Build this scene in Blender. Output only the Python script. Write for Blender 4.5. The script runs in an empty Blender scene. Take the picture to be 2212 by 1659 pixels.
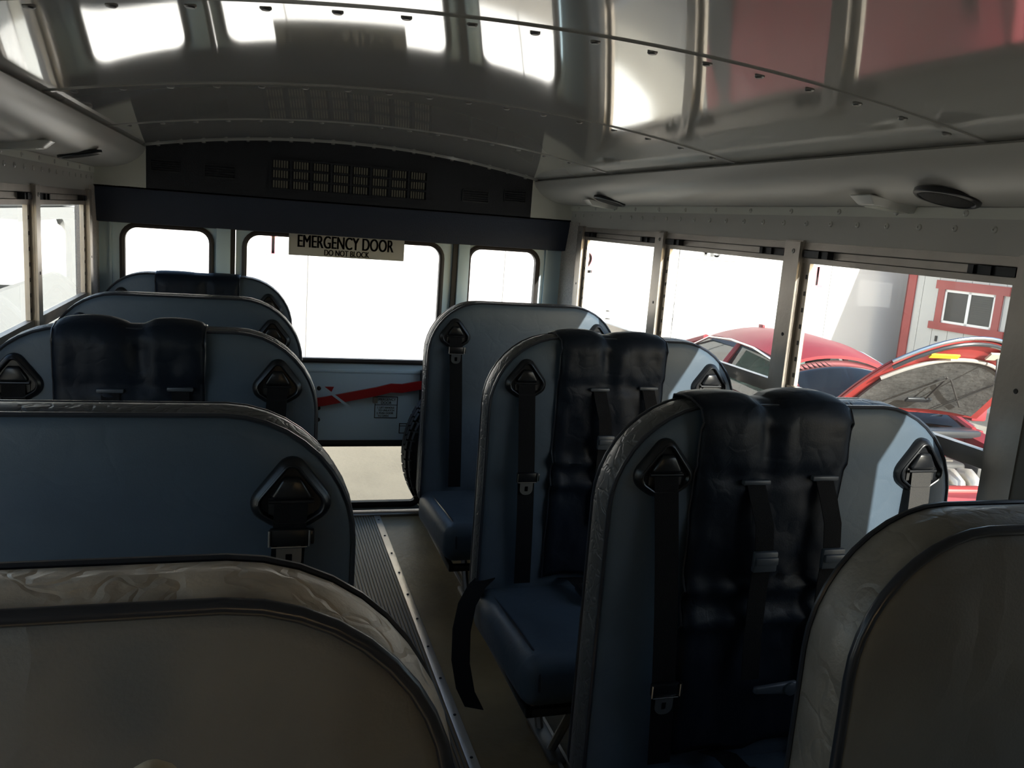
import bpy, bmesh, math, random
from mathutils import Vector, Matrix, noise
random.seed(7)
SC = bpy.context.scene
COL = SC.collection

# ------------------------------------------------------------------ camera
CAM = Vector((-.4265, 0, 1.5324)); YAW, PITCH, ROLL, FPX = .2994, -.1846, .0739, 1850.
def make_camera():
    cy, sy, cp, sp = math.cos(YAW), math.sin(YAW), math.cos(PITCH), math.sin(PITCH)
    F = Vector((sy*cp, cy*cp, sp)); R = Vector((cy, -sy, 0)); U = R.cross(F)
    cr, sr = math.cos(ROLL), math.sin(ROLL)
    R2 = R*cr+U*sr; U2 = U*cr-R*sr
    c = bpy.data.cameras.new('camera'); o = bpy.data.objects.new('camera', c); COL.objects.link(o)
    c.sensor_width = 36; c.sensor_fit = 'HORIZONTAL'; c.lens = FPX*36/2212; c.clip_start = .02; c.clip_end = 300
    m = Matrix((R2, U2, -F)).transposed().to_4x4(); m.translation = CAM
    o.matrix_world = m; SC.camera = o
make_camera()

# ------------------------------------------------------------------ light
SUN_DIR = Vector((-1, 3.5, -1.62)).normalized()
def make_light():
    w = bpy.data.worlds.new('sky'); SC.world = w; w.use_nodes = True
    n = w.node_tree.nodes; l = w.node_tree.links; n.clear()
    t = n.new('ShaderNodeTexSky'); t.sky_type = 'NISHITA'; t.sun_disc = False
    t.sun_elevation = math.asin(-SUN_DIR.z); t.sun_rotation = math.atan2(-SUN_DIR.x, -SUN_DIR.y)
    t.altitude = 100; t.air_density = 1.0; t.dust_density = 1.6
    b = n.new('ShaderNodeBackground'); b.inputs[1].default_value = .30
    o = n.new('ShaderNodeOutputWorld'); l.new(t.outputs[0], b.inputs[0]); l.new(b.outputs[0], o.inputs[0])
    s = bpy.data.lights.new('sun', 'SUN'); s.energy = 9.0; s.angle = .0093; s.color = (1, .965, .91)
    so = bpy.data.objects.new('sun', s); COL.objects.link(so)
    so.rotation_euler = SUN_DIR.to_track_quat('-Z', 'Y').to_euler(); so.location = (6, -12, 12)
make_light()
VS = SC.view_settings
VS.view_transform = 'Standard'; VS.look = 'None'; VS.gamma = 1; VS.exposure = 0.33; VS.use_curve_mapping = False
SC.cycles.max_bounces = 10; SC.cycles.transparent_max_bounces = 32; SC.cycles.diffuse_bounces = 6
SC.cycles.glossy_bounces = 4; SC.cycles.caustics_reflective = False; SC.cycles.caustics_refractive = False
SC.cycles.sample_clamp_indirect = 6

# ------------------------------------------------------------------ materials
MATS = {}
def mat(name, col, rough=.5, metal=0, spec=.5, bump=None, var=None, coat=0, wrinkle=None):
    """bump=(scale,strength,detail)  var=(scale,amount)  wrinkle=(scale,strength)"""
    if name in MATS: return MATS[name]
    m = bpy.data.materials.new(name); m.use_nodes = True
    nt = m.node_tree; n = nt.nodes; l = nt.links; p = n['Principled BSDF']
    p.inputs['Base Color'].default_value = (*col, 1); p.inputs['Roughness'].default_value = rough
    p.inputs['Metallic'].default_value = metal; p.inputs['Specular IOR Level'].default_value = spec
    p.inputs['Coat Weight'].default_value = coat; p.inputs['Coat Roughness'].default_value = .05
    tc = n.new('ShaderNodeTexCoord')
    if var:
        t = n.new('ShaderNodeTexNoise'); t.inputs['Scale'].default_value = var[0]; t.inputs['Detail'].default_value = 5
        l.new(tc.outputs['Object'], t.inputs['Vector'])
        r = n.new('ShaderNodeMapRange'); r.inputs[1].default_value = .3; r.inputs[2].default_value = .7
        r.inputs[3].default_value = 1-var[1]; r.inputs[4].default_value = 1+var[1]
        l.new(t.outputs[0], r.inputs[0])
        mx = n.new('ShaderNodeMix'); mx.data_type = 'RGBA'; mx.blend_type = 'MULTIPLY'; mx.inputs[0].default_value = 1
        mx.inputs[6].default_value = (*col, 1); l.new(r.outputs[0], mx.inputs[7]); l.new(mx.outputs[2], p.inputs['Base Color'])
    last = None
    if bump:
        t = n.new('ShaderNodeTexNoise'); t.inputs['Scale'].default_value = bump[0]
        t.inputs['Detail'].default_value = bump[2] if len(bump) > 2 else 3
        l.new(tc.outputs['Object'], t.inputs['Vector'])
        b = n.new('ShaderNodeBump'); b.inputs['Strength'].default_value = bump[1]; b.inputs['Distance'].default_value = .02
        l.new(t.outputs[0], b.inputs['Height']); last = b
    if wrinkle:
        t0 = n.new('ShaderNodeTexNoise'); t0.inputs['Scale'].default_value = wrinkle[0]*.6; t0.inputs['Detail'].default_value = 3
        l.new(tc.outputs['Object'], t0.inputs['Vector'])
        mm = n.new('ShaderNodeMix'); mm.data_type = 'RGBA'; mm.inputs[0].default_value = .35
        l.new(tc.outputs['Object'], mm.inputs[6]); l.new(t0.outputs['Color'], mm.inputs[7])
        v = n.new('ShaderNodeTexVoronoi'); v.feature = 'DISTANCE_TO_EDGE'; v.inputs['Scale'].default_value = wrinkle[0]
        l.new(mm.outputs[2], v.inputs['Vector'])
        r = n.new('ShaderNodeMapRange'); r.inputs[1].default_value = 0; r.inputs[2].default_value = .12
        l.new(v.outputs['Distance'], r.inputs[0])
        b = n.new('ShaderNodeBump'); b.inputs['Strength'].default_value = wrinkle[1]; b.inputs['Distance'].default_value = .006
        l.new(r.outputs[0], b.inputs['Height'])
        if last: l.new(last.outputs[0], b.inputs['Normal'])
        last = b
    if last: l.new(last.outputs[0], p.inputs['Normal'])
    MATS[name] = m; return m

def glass(name, tint=(.96, .98, .97), dust=.02, refl=1.0):
    m = bpy.data.materials.new(name); m.use_nodes = True
    nt = m.node_tree; n = nt.nodes; l = nt.links; n.clear()
    tr = n.new('ShaderNodeBsdfTransparent'); tr.inputs[0].default_value = (*tint, 1)
    gl = n.new('ShaderNodeBsdfGlossy'); gl.inputs['Roughness'].default_value = .02; gl.inputs[0].default_value = (refl,)*3+(1,)
    fr = n.new('ShaderNodeFresnel'); fr.inputs[0].default_value = 1.4
    ge = n.new('ShaderNodeNewGeometry'); fm = n.new('ShaderNodeMath'); fm.operation = 'SUBTRACT'; fm.use_clamp = True
    l.new(fr.outputs[0], fm.inputs[0]); l.new(ge.outputs['Backfacing'], fm.inputs[1])   # the pane mirrors on its outer faces only
    m1 = n.new('ShaderNodeMixShader'); l.new(fm.outputs[0], m1.inputs[0]); l.new(tr.outputs[0], m1.inputs[1]); l.new(gl.outputs[0], m1.inputs[2])
    df = n.new('ShaderNodeBsdfTranslucent'); df.inputs[0].default_value = (.9, .88, .84, 1)
    tc = n.new('ShaderNodeTexCoord'); t = n.new('ShaderNodeTexNoise'); t.inputs['Scale'].default_value = 6; t.inputs['Detail'].default_value = 6
    l.new(tc.outputs['Object'], t.inputs['Vector'])
    r = n.new('ShaderNodeMapRange'); r.inputs[1].default_value = .35; r.inputs[2].default_value = .75; r.inputs[3].default_value = dust*.5; r.inputs[4].default_value = dust*1.8
    l.new(t.outputs[0], r.inputs[0])
    m2 = n.new('ShaderNodeMixShader'); l.new(r.outputs[0], m2.inputs[0]); l.new(m1.outputs[0], m2.inputs[1]); l.new(df.outputs[0], m2.inputs[2])
    o = n.new('ShaderNodeOutputMaterial'); l.new(m2.outputs[0], o.inputs[0])
    MATS[name] = m; return m

M_NAVY = mat('navy_vinyl', (.068, .096, .128), .46, spec=.35, bump=(420, .05), wrinkle=(9, .06), var=(6, .12))
M_CHAR = mat('charcoal_vinyl', (.085, .085, .083), .40, bump=(300, .06), wrinkle=(16, .35), var=(9, .18))
M_BARR = mat('barrier_vinyl', (.142, .143, .140), .48, spec=.4, bump=(260, .06), wrinkle=(4.2, .42), var=(5, .15))
M_BARLIT = mat('lit_worn_gusset_vinyl', (.52, .44, .35), .44, spec=1.0, bump=(200, .08), wrinkle=(13, .35), var=(18, .38))  # worn left gusset; stronger light on its top painted in as lighter tan
M_BARG = mat('barrier_gusset_vinyl', (.20, .18, .155), .44, spec=1.0, bump=(200, .08), wrinkle=(11, .22), var=(14, .22))
M_PIPE = mat('black_piping', (.026, .030, .040), .28)
M_COVER = mat('black_cover_vinyl', (.006, .010, .018), .5, spec=.22, bump=(300, .05), wrinkle=(9, .10))
M_PLAST = mat('black_plastic', (.008, .009, .011), .30)
M_WEB = mat('black_webbing', (.007, .007, .008), .85, spec=.2, bump=(600, .25))
M_WEBLIT = mat('sunlit_webbing', (.050, .048, .046), .8, spec=.3, bump=(600, .25))  # lighter copy of the webbing, sunlight painted in for the wall-side belts
M_CHROME = mat('chrome', (.62, .62, .60), .18, metal=1)
M_STEEL = mat('dull_steel', (.35, .34, .32), .42, metal=1)
M_ALU = mat('aluminium', (.50, .455, .405), .40, metal=.75, bump=(60, .04), var=(8, .12))
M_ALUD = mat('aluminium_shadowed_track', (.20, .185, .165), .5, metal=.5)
M_ADJ = mat('grey_plastic', (.055, .065, .078), .4)
M_CEIL = mat('ceiling_paint', (.47, .465, .445), .045, spec=.6, bump=(2.0, .05, 1), coat=.25)
M_PAINT = mat('grey_wall_paint', (.62, .60, .56), .34)
M_FILL = mat('white_filler', (.78, .78, .70), .45)
M_SPECK = mat('speckled_panel', (.62, .56, .51), .32, spec=.8, bump=(220, .4), var=(260, .35))
M_RIVET = mat('rivet', (.66, .65, .60), .35, metal=.1)
M_RIVD = mat('dark_hole', (.02, .02, .02), .6)
M_PANELN = mat('navy_bulkhead', (.008, .009, .014), .6, bump=(200, .1))
M_PADN = mat('navy_pad', (.022, .032, .058), .6, bump=(260, .15))
M_GRILL = mat('tan_filter', (.22, .20, .155), .8)
M_DOOR = mat('blue_grey_paint', (.60, .79, .92), .35)
M_RUBB = mat('black_rubber', (.018, .017, .016), .6)
M_RUBW = mat('window_rubber', (.045, .040, .038), .5)
M_RED = mat('red_paint', (.42, .012, .016), .35)
M_SIGN = mat('sign_grey', (.46, .48, .47), .5)
M_INK = mat('black_ink', (.012, .012, .014), .6)
M_STICK = mat('sticker', (.58, .74, .84), .5)
M_FLOOR = mat('floor_rubber', (.30, .215, .105), .46, spec=.35, bump=(40, .12), var=(3, .35))
M_RIB = mat('ribbed_mat', (.17, .155, .13), .5, var=(4, .2))
M_TYRE = mat('tyre_rubber', (.022, .021, .020), .55)
M_SPK = mat('speaker_grille', (.014, .013, .013), .7, bump=(500, .5))
M_LENS = mat('lamp_lens', (.66, .66, .63), .25)
M_TAN = mat('tan_foam', (.50, .40, .27), .6)
M_CRATE = mat('cab_dark', (.05, .05, .05), .6)
G_SIDE = glass('side_glass', (.95, .97, .96), .006)
G_REAR = glass('rear_glass', (.97, .98, .98), .004)
G_LOW = glass('tinted_lower_glass', (.80, .80, .76), .004)
G_CAR = glass('car_glass', (.42, .52, .50), .01)
G_CARD = glass('dark_car_glass', (.16, .19, .24), .01)
G_BLD = glass('house_glass', (.30, .33, .32), .04)

# ------------------------------------------------------------------ mesh helpers
class MB:
    def __init__(s): s.v = []; s.f = []
    def add(s, vs, fs):
        o = len(s.v); s.v += [tuple(v) for v in vs]; s.f += [tuple(i+o for i in f) for f in fs]; return s
    def box(s, x0, x1, y0, y1, z0, z1):
        return s.add([(x0,y0,z0),(x1,y0,z0),(x1,y1,z0),(x0,y1,z0),(x0,y0,z1),(x1,y0,z1),(x1,y1,z1),(x0,y1,z1)],
                     [(3,2,1,0),(4,5,6,7),(0,1,5,4),(1,2,6,5),(2,3,7,6),(3,0,4,7)])
    def hexa(s, p):  # 8 points bottom ring, top ring
        return s.add(p, [(3,2,1,0),(4,5,6,7),(0,1,5,4),(1,2,6,5),(2,3,7,6),(3,0,4,7)])
    def loft(s, rings, closed=True, cap0=True, cap1=True):
        n = len(rings[0]); vs = [p for r in rings for p in r]; fs = []
        for i in range(len(rings)-1):
            for j in range(n if closed else n-1):
                k = (j+1) % n; fs.append((i*n+j, i*n+k, (i+1)*n+k, (i+1)*n+j))
        if cap0: fs.append(tuple(range(n-1, -1, -1)))
        if cap1: fs.append(tuple((len(rings)-1)*n+j for j in range(n)))
        return s.add(vs, fs)
    def tube(s, pts, r, n=8, closed=False, r2=None):
        pts = [Vector(p) for p in pts]; rings = []; N = len(pts); up = None
        for i, p in enumerate(pts):
            a = pts[i-1] if (i > 0 or closed) else p; b = pts[(i+1) % N] if (i < N-1 or closed) else p
            d = (b-a).normalized()
            if up is None: up = Vector((0,0,1)) if abs(d.z) < .9 else Vector((1,0,0))
            e = d.cross(up).normalized(); up = e.cross(d).normalized()
            rr = r if r2 is None else r+(r2-r)*i/(N-1)
            rings.append([p+(e*math.cos(2*math.pi*k/n)+up*math.sin(2*math.pi*k/n))*rr for k in range(n)])
        if closed: rings.append(rings[0]); return s.loft(rings, cap0=False, cap1=False)
        return s.loft(rings)
    def ribbon(s, pts, w, t, wd=(1,0,0)):
        """flat strap: w width along wd, t thickness"""
        pts = [Vector(p) for p in pts]; wd = Vector(wd).normalized(); rings = []
        for i, p in enumerate(pts):
            d = (pts[min(i+1, len(pts)-1)]-pts[max(i-1, 0)]).normalized(); nn = d.cross(wd).normalized()
            rings.append([p-wd*w/2-nn*t/2, p+wd*w/2-nn*t/2, p+wd*w/2+nn*t/2, p-wd*w/2+nn*t/2])
        return s.loft(rings)
    def lathe(s, prof, axis='Y', n=24, c=(0,0,0), close=False):
        rings = []
        for r, h in prof:
            ring = []
            for k in range(n):
                a = 2*math.pi*k/n; u, v = r*math.cos(a), r*math.sin(a)
                ring.append((c[0]+u, c[1]+h, c[2]+v) if axis == 'Y' else (c[0]+u, c[1]+v, c[2]+h) if axis == 'Z' else (c[0]+h, c[1]+u, c[2]+v))
            rings.append(ring)
        if close: rings.append(rings[0])
        return s.loft(rings, cap0=not close, cap1=not close)
    def rbox(s, x0, x1, y0, y1, z0, z1, b=.01, seg=3, fn=None):
        bm = bmesh.new(); bmesh.ops.create_cube(bm, size=1)
        for v in bm.verts: v.co = Vector(((x0+x1)/2+v.co.x*(x1-x0), (y0+y1)/2+v.co.y*(y1-y0), (z0+z1)/2+v.co.z*(z1-z0)))
        bmesh.ops.bevel(bm, geom=bm.edges[:], offset=b, segments=seg, profile=.5, affect='EDGES')
        vs = [fn(v.co) if fn else v.co.copy() for v in bm.verts]; bm.verts.index_update()
        fs = [tuple(v.index for v in f.verts) for f in bm.faces]; bm.free()
        return s.add(vs, fs)
    def mesh(s, name, m, smooth=True, angle=40):
        me = bpy.data.meshes.new(name); me.from_pydata(s.v, [], s.f)
        bm = bmesh.new(); bm.from_mesh(me); bmesh.ops.recalc_face_normals(bm, faces=bm.faces[:])
        if smooth:
            for f in bm.faces: f.smooth = True
            for e in bm.edges:
                if len(e.link_faces) == 2 and e.calc_face_angle(0) > math.radians(angle): e.smooth = False
        bm.to_mesh(me); bm.free(); me.materials.append(m); return me
    def build(s, name, m, parent=None, smooth=True, angle=40, loc=None):
        return link(name, s.mesh(name, m, smooth, angle), parent, loc)
def link(name, me, parent=None, loc=None, rot=None):
    o = bpy.data.objects.new(name, me); COL.objects.link(o)
    if parent: o.parent = parent
    if loc: o.location = loc
    if rot: o.rotation_euler = rot
    return o
def empty(name, loc=(0,0,0), rz=0, parent=None):
    o = bpy.data.objects.new(name, None); COL.objects.link(o); o.location = loc; o.rotation_euler = (0,0,rz); o.empty_display_size = .1
    if parent: o.parent = parent
    return o
def tag(o, label=None, cat=None, group=None, kind=None):
    if label: o['label'] = label
    if cat: o['category'] = cat
    if group: o['group'] = group
    if kind: o['kind'] = kind
    return o
def struct(o, label=None): o['kind'] = 'structure'; (label and o.__setitem__('label', label)); return o
def rrect(x0, x1, z0, z1, r, n=6, crown=0, rb=None):
    """rounded rectangle in XZ, counter-clockwise; rb = radius of the bottom corners"""
    rb = r if rb is None else rb; pts = []
    for cx, cz, a0, rr in ((x1-rb, z0+rb, -90, rb), (x1-r, z1-r, 0, r), (x0+r, z1-r, 90, r), (x0+rb, z0+rb, 180, rb)):
        for k in range(n+1):
            a = math.radians(a0+90*k/n); pts.append([cx+rr*math.cos(a), cz+rr*math.sin(a)])
    if crown:
        for p in pts:
            if p[1] > (z0+z1)/2: p[1] += crown*(1-((p[0]-(x0+x1)/2)/((x1-x0)/2))**2)*min(1, (p[1]-(z0+z1)/2)/((z1-z0)/2))
    return [tuple(p) for p in pts]
def text(body, size, m, name, parent, mtx, sx=1, depth=.0008, align='CENTER', bold=.0, fit=None):
    c = bpy.data.curves.new(name, 'FONT'); c.body = body; c.size = size; c.extrude = depth; c.align_x = align; c.align_y = 'CENTER'
    t = bpy.data.objects.new(name, c); COL.objects.link(t); bpy.context.view_layer.update()
    me = bpy.data.meshes.new_from_object(t.evaluated_get(bpy.context.evaluated_depsgraph_get()))
    bpy.data.objects.remove(t); bpy.data.curves.remove(c)
    if bold:     # heavier strokes from three shifted copies
        bm = bmesh.new()
        for d in (-bold, 0, bold):
            m2 = me.copy(); m2.transform(Matrix.Translation((d, 0, 0))); bm.from_mesh(m2); bpy.data.meshes.remove(m2)
        bm.to_mesh(me); bm.free()
    if fit:      # stretch to a given width and cap height
        xs = [v.co.x for v in me.vertices]; ys = [v.co.y for v in me.vertices]
        me.transform(Matrix.Diagonal((fit[0]/(max(xs)-min(xs)), fit[1]/(max(ys)-min(ys)), 1, 1))@Matrix.Translation((-(max(xs)+min(xs))/2, -(max(ys)+min(ys))/2, 0)))
    me.transform(Matrix.Diagonal((sx, 1, 1, 1))); me.transform(mtx); me.materials.clear(); me.materials.append(m)
    return link(name, me, parent)
def facing_front(x, y, z):   # text in a Y=const plane, read from -Y
    return Matrix.Translation((x, y, z)) @ Matrix.Rotation(math.radians(90), 4, 'X')
def plate_hole(mb, x0, x1, z0, z1, hole, y0, y1):
    """plate in XZ with one rounded hole; hole = list of (x,z) ccw"""
    cx = sum(p[0] for p in hole)/len(hole); cz = sum(p[1] for p in hole)/len(hole)
    def outer(px, pz):
        dx, dz = px-cx, pz-cz; t = 1e9
        if dx > 1e-9: t = min(t, (x1-cx)/dx)
        if dx < -1e-9: t = min(t, (x0-cx)/dx)
        if dz > 1e-9: t = min(t, (z1-cz)/dz)
        if dz < -1e-9: t = min(t, (z0-cz)/dz)
        return (cx+dx*t, cz+dz*t)
    o = [outer(*p) for p in hole]
    for qx, qz in ((x0,z0),(x1,z0),(x1,z1),(x0,z1)):   # snap the nearest ray point to each corner
        i = min(range(len(o)), key=lambda k: (o[k][0]-qx)**2+(o[k][1]-qz)**2); o[i] = (qx, qz)
    return mb.loft([[(x,y1,z) for x,z in o], [(x,y0,z) for x,z in o], [(x,y0,z) for x,z in hole], [(x,y1,z) for x,z in hole], [(x,y1,z) for x,z in o]], cap0=False, cap1=False)

FL = .08                       # floor height
XR, XL = 1.035, -1.07          # inner faces of the side walls
YB, YF = 4.05, -1.95           # rear wall, front wall
XC = (XR+XL)/2
ZH = 1.541                     # bottom of the header panels
SILL = .80
PR = [3.79, 2.96, 2.115, 1.318, .53]    # window posts, right
PL = [3.81, 2.935, 2.10, 1.30, .50, -.30]     # window posts, left
def ceil_z(x): return 1.826-.115*((x-XC)/1.0)**2
COVE = [(0,1.640),(.012,1.638),(.03,1.639),(.07,1.643),(.11,1.652),(.145,1.667),(.175,1.688),(.195,1.710),(.204,1.733),(.196,1.739),(.10,1.735),(0,1.735)]
def cove_at(s):
    d = 0
    for (a, b), (c, e) in zip(COVE[:-4], COVE[1:]):
        L = math.hypot(c-a, e-b)
        if d+L >= s: t = (s-d)/L; return a+(c-a)*t, b+(e-b)*t, (e-b)/L, -(c-a)/L
        d += L

# ------------------------------------------------------------------ the bus shell
def build_floor():
    f = MB().box(XL-.06, XR+.06, YF, YB+.05, FL-.05, FL).build('floor', M_FLOOR); struct(f, 'worn brown-grey rubber bus floor')
    tx = .15
    m = MB()
    x = -.30
    while x < tx-.006:
        m.add([(x,YF+.6,FL),(x+.0018,YF+.6,FL+.004),(x+.0072,YF+.6,FL+.004),(x+.009,YF+.6,FL),(x,YB,FL),(x+.0018,YB,FL+.004),(x+.0072,YB,FL+.004),(x+.009,YB,FL)],
              [(0,4,5,1),(1,5,6,2),(2,6,7,3)]); x += .0125
    o = m.build('ribbed_aisle_mat', M_RIB, f); o['kind'] = 'stuff'; o['label'] = 'ribbed rubber mat along the aisle'
    s = MB().rbox(tx, tx+.032, YF+.6, YB-.015, FL-.002, FL+.006, .003, 2).build('aisle_trim_strip', M_ALU, f); s['label'] = 'bright aluminium strip along the aisle'
    sm = MB().lathe([(.005,0),(.0045,.002),(.002,.0032)], 'Z', 8).mesh('screw', M_RIVD)
    for i in range(24): link('screw', sm, s, (tx+.016, -.9+i*.21, FL+.006))
    for x in (.395,.42):
        MB().box(x, x+.009, .9, 3.35, FL, FL+.008).build('seat_track_rail', M_ALU, f)
    MB().rbox(-.55, .55, YB-.06, YB+.0, FL-.002, FL+.012, .004, 2).build('door_threshold', M_STEEL, f)
build_floor()

def rivet_mesh(axis):
    return MB().lathe([(.0075,0),(.0072,.0025),(.0045,.0042),(.0022,.0042),(.002,.002)], axis, 10).mesh('rivet', M_RIVET)
def build_side(name, X, sgn, posts, label):
    """sgn=+1: room lies at smaller X (right wall); -1: left wall"""
    root = struct(empty(name, (0,0,0)), label)
    def bx(a, b, *r): x0, x1 = sorted((X+sgn*a, X+sgn*b)); return MB().box(x0, x1, *r)
    bx(0, .05, YF, YB, FL, SILL).build('lower_panel', M_PAINT, root)
    bx(-.004, .018, YF, YB, ZH, 1.622).build('header_panel', M_PAINT, root)
    bx(0, .018, YF, YB, 1.60, 1.80).build('cant_rail', M_PAINT, root)
    # cove
    y1 = 3.955
    rings = [[(X-sgn*d, y, z) for d, z in COVE] for y in (YF, y1)]
    cv = MB().loft(rings).build('cove', M_PAINT, root); cv['label'] = 'rounded white cove along the roof edge'
    x0, x1 = sorted((X-sgn*.0075, X-sgn*.0005))
    MB().box(x0, x1, YF, y1, 1.613, 1.637).build('cove_flange', M_FILL, root)
    rm = rivet_mesh('X')
    rz = (0,0,0) if sgn < 0 else (0,0,math.pi)
    y = 3.9
    while y > -.3:
        link('rivet', rm, root, (X-sgn*.004, y, 1.592), rz); y -= .107
    y = 3.85
    while y > -.3:
        link('rivet', rm, root, (X-sgn*.0075, y, 1.6245), rz); y -= .212
    # posts
    pm = bx(-.012, .018, -.042, .042, SILL, ZH+.004)
    pm.box(*sorted((X-sgn*.012, X-sgn*.019)), -.040, .012, SILL, ZH); pmm = pm.mesh('post', M_ALU, False)
    sm = MB().lathe([(.007,0),(.006,.0022),(.003,.0026),(.0025,.001)], 'X', 10).mesh('screw', M_STEEL)
    dm = MB().lathe([(.0055,0),(.005,.001)], 'X', 10).mesh('screw_hole', M_RIVD)
    for y in posts:
        p = link('window_post', pmm, root, (0, y, 0))
        link('screw', sm, p, (X-sgn*.019, .0-.012, 1.515), rz); link('screw_hole', dm, p, (X-sgn*.019, -.012, 1.28), rz)
    if sgn > 0:      # broad cover beside the post nearest the camera
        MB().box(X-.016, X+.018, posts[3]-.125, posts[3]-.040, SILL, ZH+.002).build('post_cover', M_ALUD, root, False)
    # rear corner panel
    o = bx(-.006, .05, posts[0]+.04, YB, SILL, ZH+.02).build('corner_panel', M_SPECK, root); o['label'] = 'dark speckled corner panel'
    for z in (1.02, 1.12, 1.22, 1.33): link('rivet', rm, root, (X-sgn*.006, YB-.03, z), rz)
    bx(-.01, .02, YF, posts[-1]-.04, SILL, ZH).build('front_panel', M_PAINT, root)  # unseen stretch left windowless to cut light from the front
    return root
build_side('wall_right', XR, 1, PR, 'grey painted right side wall under a row of windows')
build_side('wall_left', XL, -1, PL, 'grey painted left side wall under a row of windows')

WN = [0]
def build_window(X, sgn, ya, yb, side):
    """split sash window between posts ya<yb"""
    WN[0] += 1
    w = struct(empty('window_%d' % WN[0], (0,0,0)), 'split sash bus window in an aluminium frame, %s wall' % side)
    y0, y1 = ya+.042, yb-.042
    def bx(a, b, *r): x0, x1 = sorted((X+sgn*a, X+sgn*b)); return MB().box(x0, x1, *r)
    bx(-.006, .014, y0, y1, 1.521, ZH).build('top_rail', M_ALU, w, False)
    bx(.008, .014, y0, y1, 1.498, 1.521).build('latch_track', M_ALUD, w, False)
    bx(.002, .010, y0+.02, y1-.02, 1.5005, 1.518).build('latch_rail', M_ALU, w, False)
    sr = bx(-.003, .014, y0, y1, 1.484, 1.4985); sr.box(*sorted((X, X+sgn*.014)), y0, y0+.016, 1.135, 1.4985); sr.box(*sorted((X, X+sgn*.014)), y1-.016, y1, 1.135, 1.4985)
    sr.build('upper_sash', M_ALU, w, False)
    mb = bx(-.006, .014, y0, y1, 1.118, 1.140); mb.box(*sorted((X+sgn*.002, X+sgn*.016)), y0, y1, 1.100, 1.118)
    mb.build('meeting_rail', M_ALU, w, False)
    bx(.0, .018, y0, y1, SILL, SILL+.025).build('sill_rail', M_ALU, w, False)
    bx(.006, .009, y0+.01, y1-.01, 1.135, 1.49).build('pane', G_SIDE, w, False)
    bx(.010, .013, y0, y1, SILL+.02, 1.11).build('pane', G_SIDE, w, False)
    # latches
    for yl, d in ((y0+.005, 1), (y1-.005, -1)):
        m = MB()
        for a, b, h in ((0,.055,.010),(.055,.075,.016),(.075,.10,.011),(.10,.115,.017)):
            ys = sorted((yl+d*a, yl+d*b)); m.box(*sorted((X-sgn*h, X+sgn*.01)), ys[0], ys[1], 1.500, 1.5185)
        m.build('latch', M_PLAST, w, False)
    # jamb with latch holes on the rear side, facing forward
    m = bx(-.002, .010, y1-.030, y1-.0155, 1.142, 1.484); m.build('jamb_strip', M_ALU, w, False)
    for k in range(7):
        z = 1.165+k*.046
        bx(-.0035, .004, y1-.026, y1-.019, z, z+.012).build('latch_hole', M_RIVD, w, False)
    return w
for i in range(4): build_window(XR, 1, PR[i+1], PR[i], 'right')
for i in range(5): build_window(XL, -1, PL[i+1], PL[i], 'left')

def build_ceiling():
    root = struct(empty('ceiling'), 'glossy arched metal bus ceiling')
    seams = [YF, -.42, .44, 1.31, 2.165, 3.045, 3.955]; w = .868
    xs = [XC-w+2*w*i/40 for i in range(41)]
    sm = MB().lathe([(.0085,0),(.0085,-.003),(.006,-.005),(.0015,-.005)], 'Z', 10).mesh('screw', M_STEEL)
    for k in range(len(seams)-1):
        y0, y1 = seams[k], seams[k+1]
        ys = [y0+(y1-y0)*j/6 for j in range(7)]; N = len(xs); v = []; f = []
        for y in ys:
            for x in xs: v.append((x, y, ceil_z(x)))
        for y in ys:
            for x in xs: v.append((x, y, ceil_z(x)+.012))
        T = N*len(ys)
        for j in range(len(ys)-1):
            for i in range(N-1):
                a = j*N+i; f.append((a, a+1, a+N+1, a+N)); f.append((T+a, T+a+N, T+a+N+1, T+a+1))
        for i in range(N-1): f.append((i, T+i, T+i+1, i+1)); b = (len(ys)-1)*N+i; f.append((b, b+1, T+b+1, T+b))
        p = MB().add(v, f).build('roof_panel', M_CEIL, root, angle=60)
        # overlapping lip at the seam nearest the front
        if k > 0:
            m = MB(); m.loft([[(x, y0-.010, ceil_z(x)-.0028), (x, y0+.012, ceil_z(x)-.0028), (x, y0+.012, ceil_z(x)+.001), (x, y0-.010, ceil_z(x)+.001)] for x in xs])
            lp = m.build('seam_lip', M_CEIL, root)
            n = 17 if k < 4 else 17
            for i in range(n):
                x = XC-.80+1.6*i/(n-1); link('screw', sm, lp, (x, y0+.030, ceil_z(x)))
    m = MB(); m.loft([[(x, 3.935, ceil_z(x)-.006), (x, 3.958, ceil_z(x)-.006), (x, 3.958, ceil_z(x)+.001), (x, 3.935, ceil_z(x)+.001)] for x in xs])
    lp = m.build('rear_seam_lip', M_CEIL, root)
    for i in range(19): x = XC-.80+1.6*i/18; link('screw', sm, lp, (x, 3.947, ceil_z(x)-.006))
    # outer roof skin closes the gap over the coves
    ox = [XC-1.075+2.15*i/24 for i in range(25)]
    MB().loft([[(x, y, 1.90-.13*((x-XC)/1.075)**4) for x in ox]+[(x, y, 1.92-.13*((x-XC)/1.075)**4) for x in reversed(ox)] for y in (YF-.05, YB+.1)]).build('roof_skin', M_FILL, root)
build_ceiling()

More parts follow.
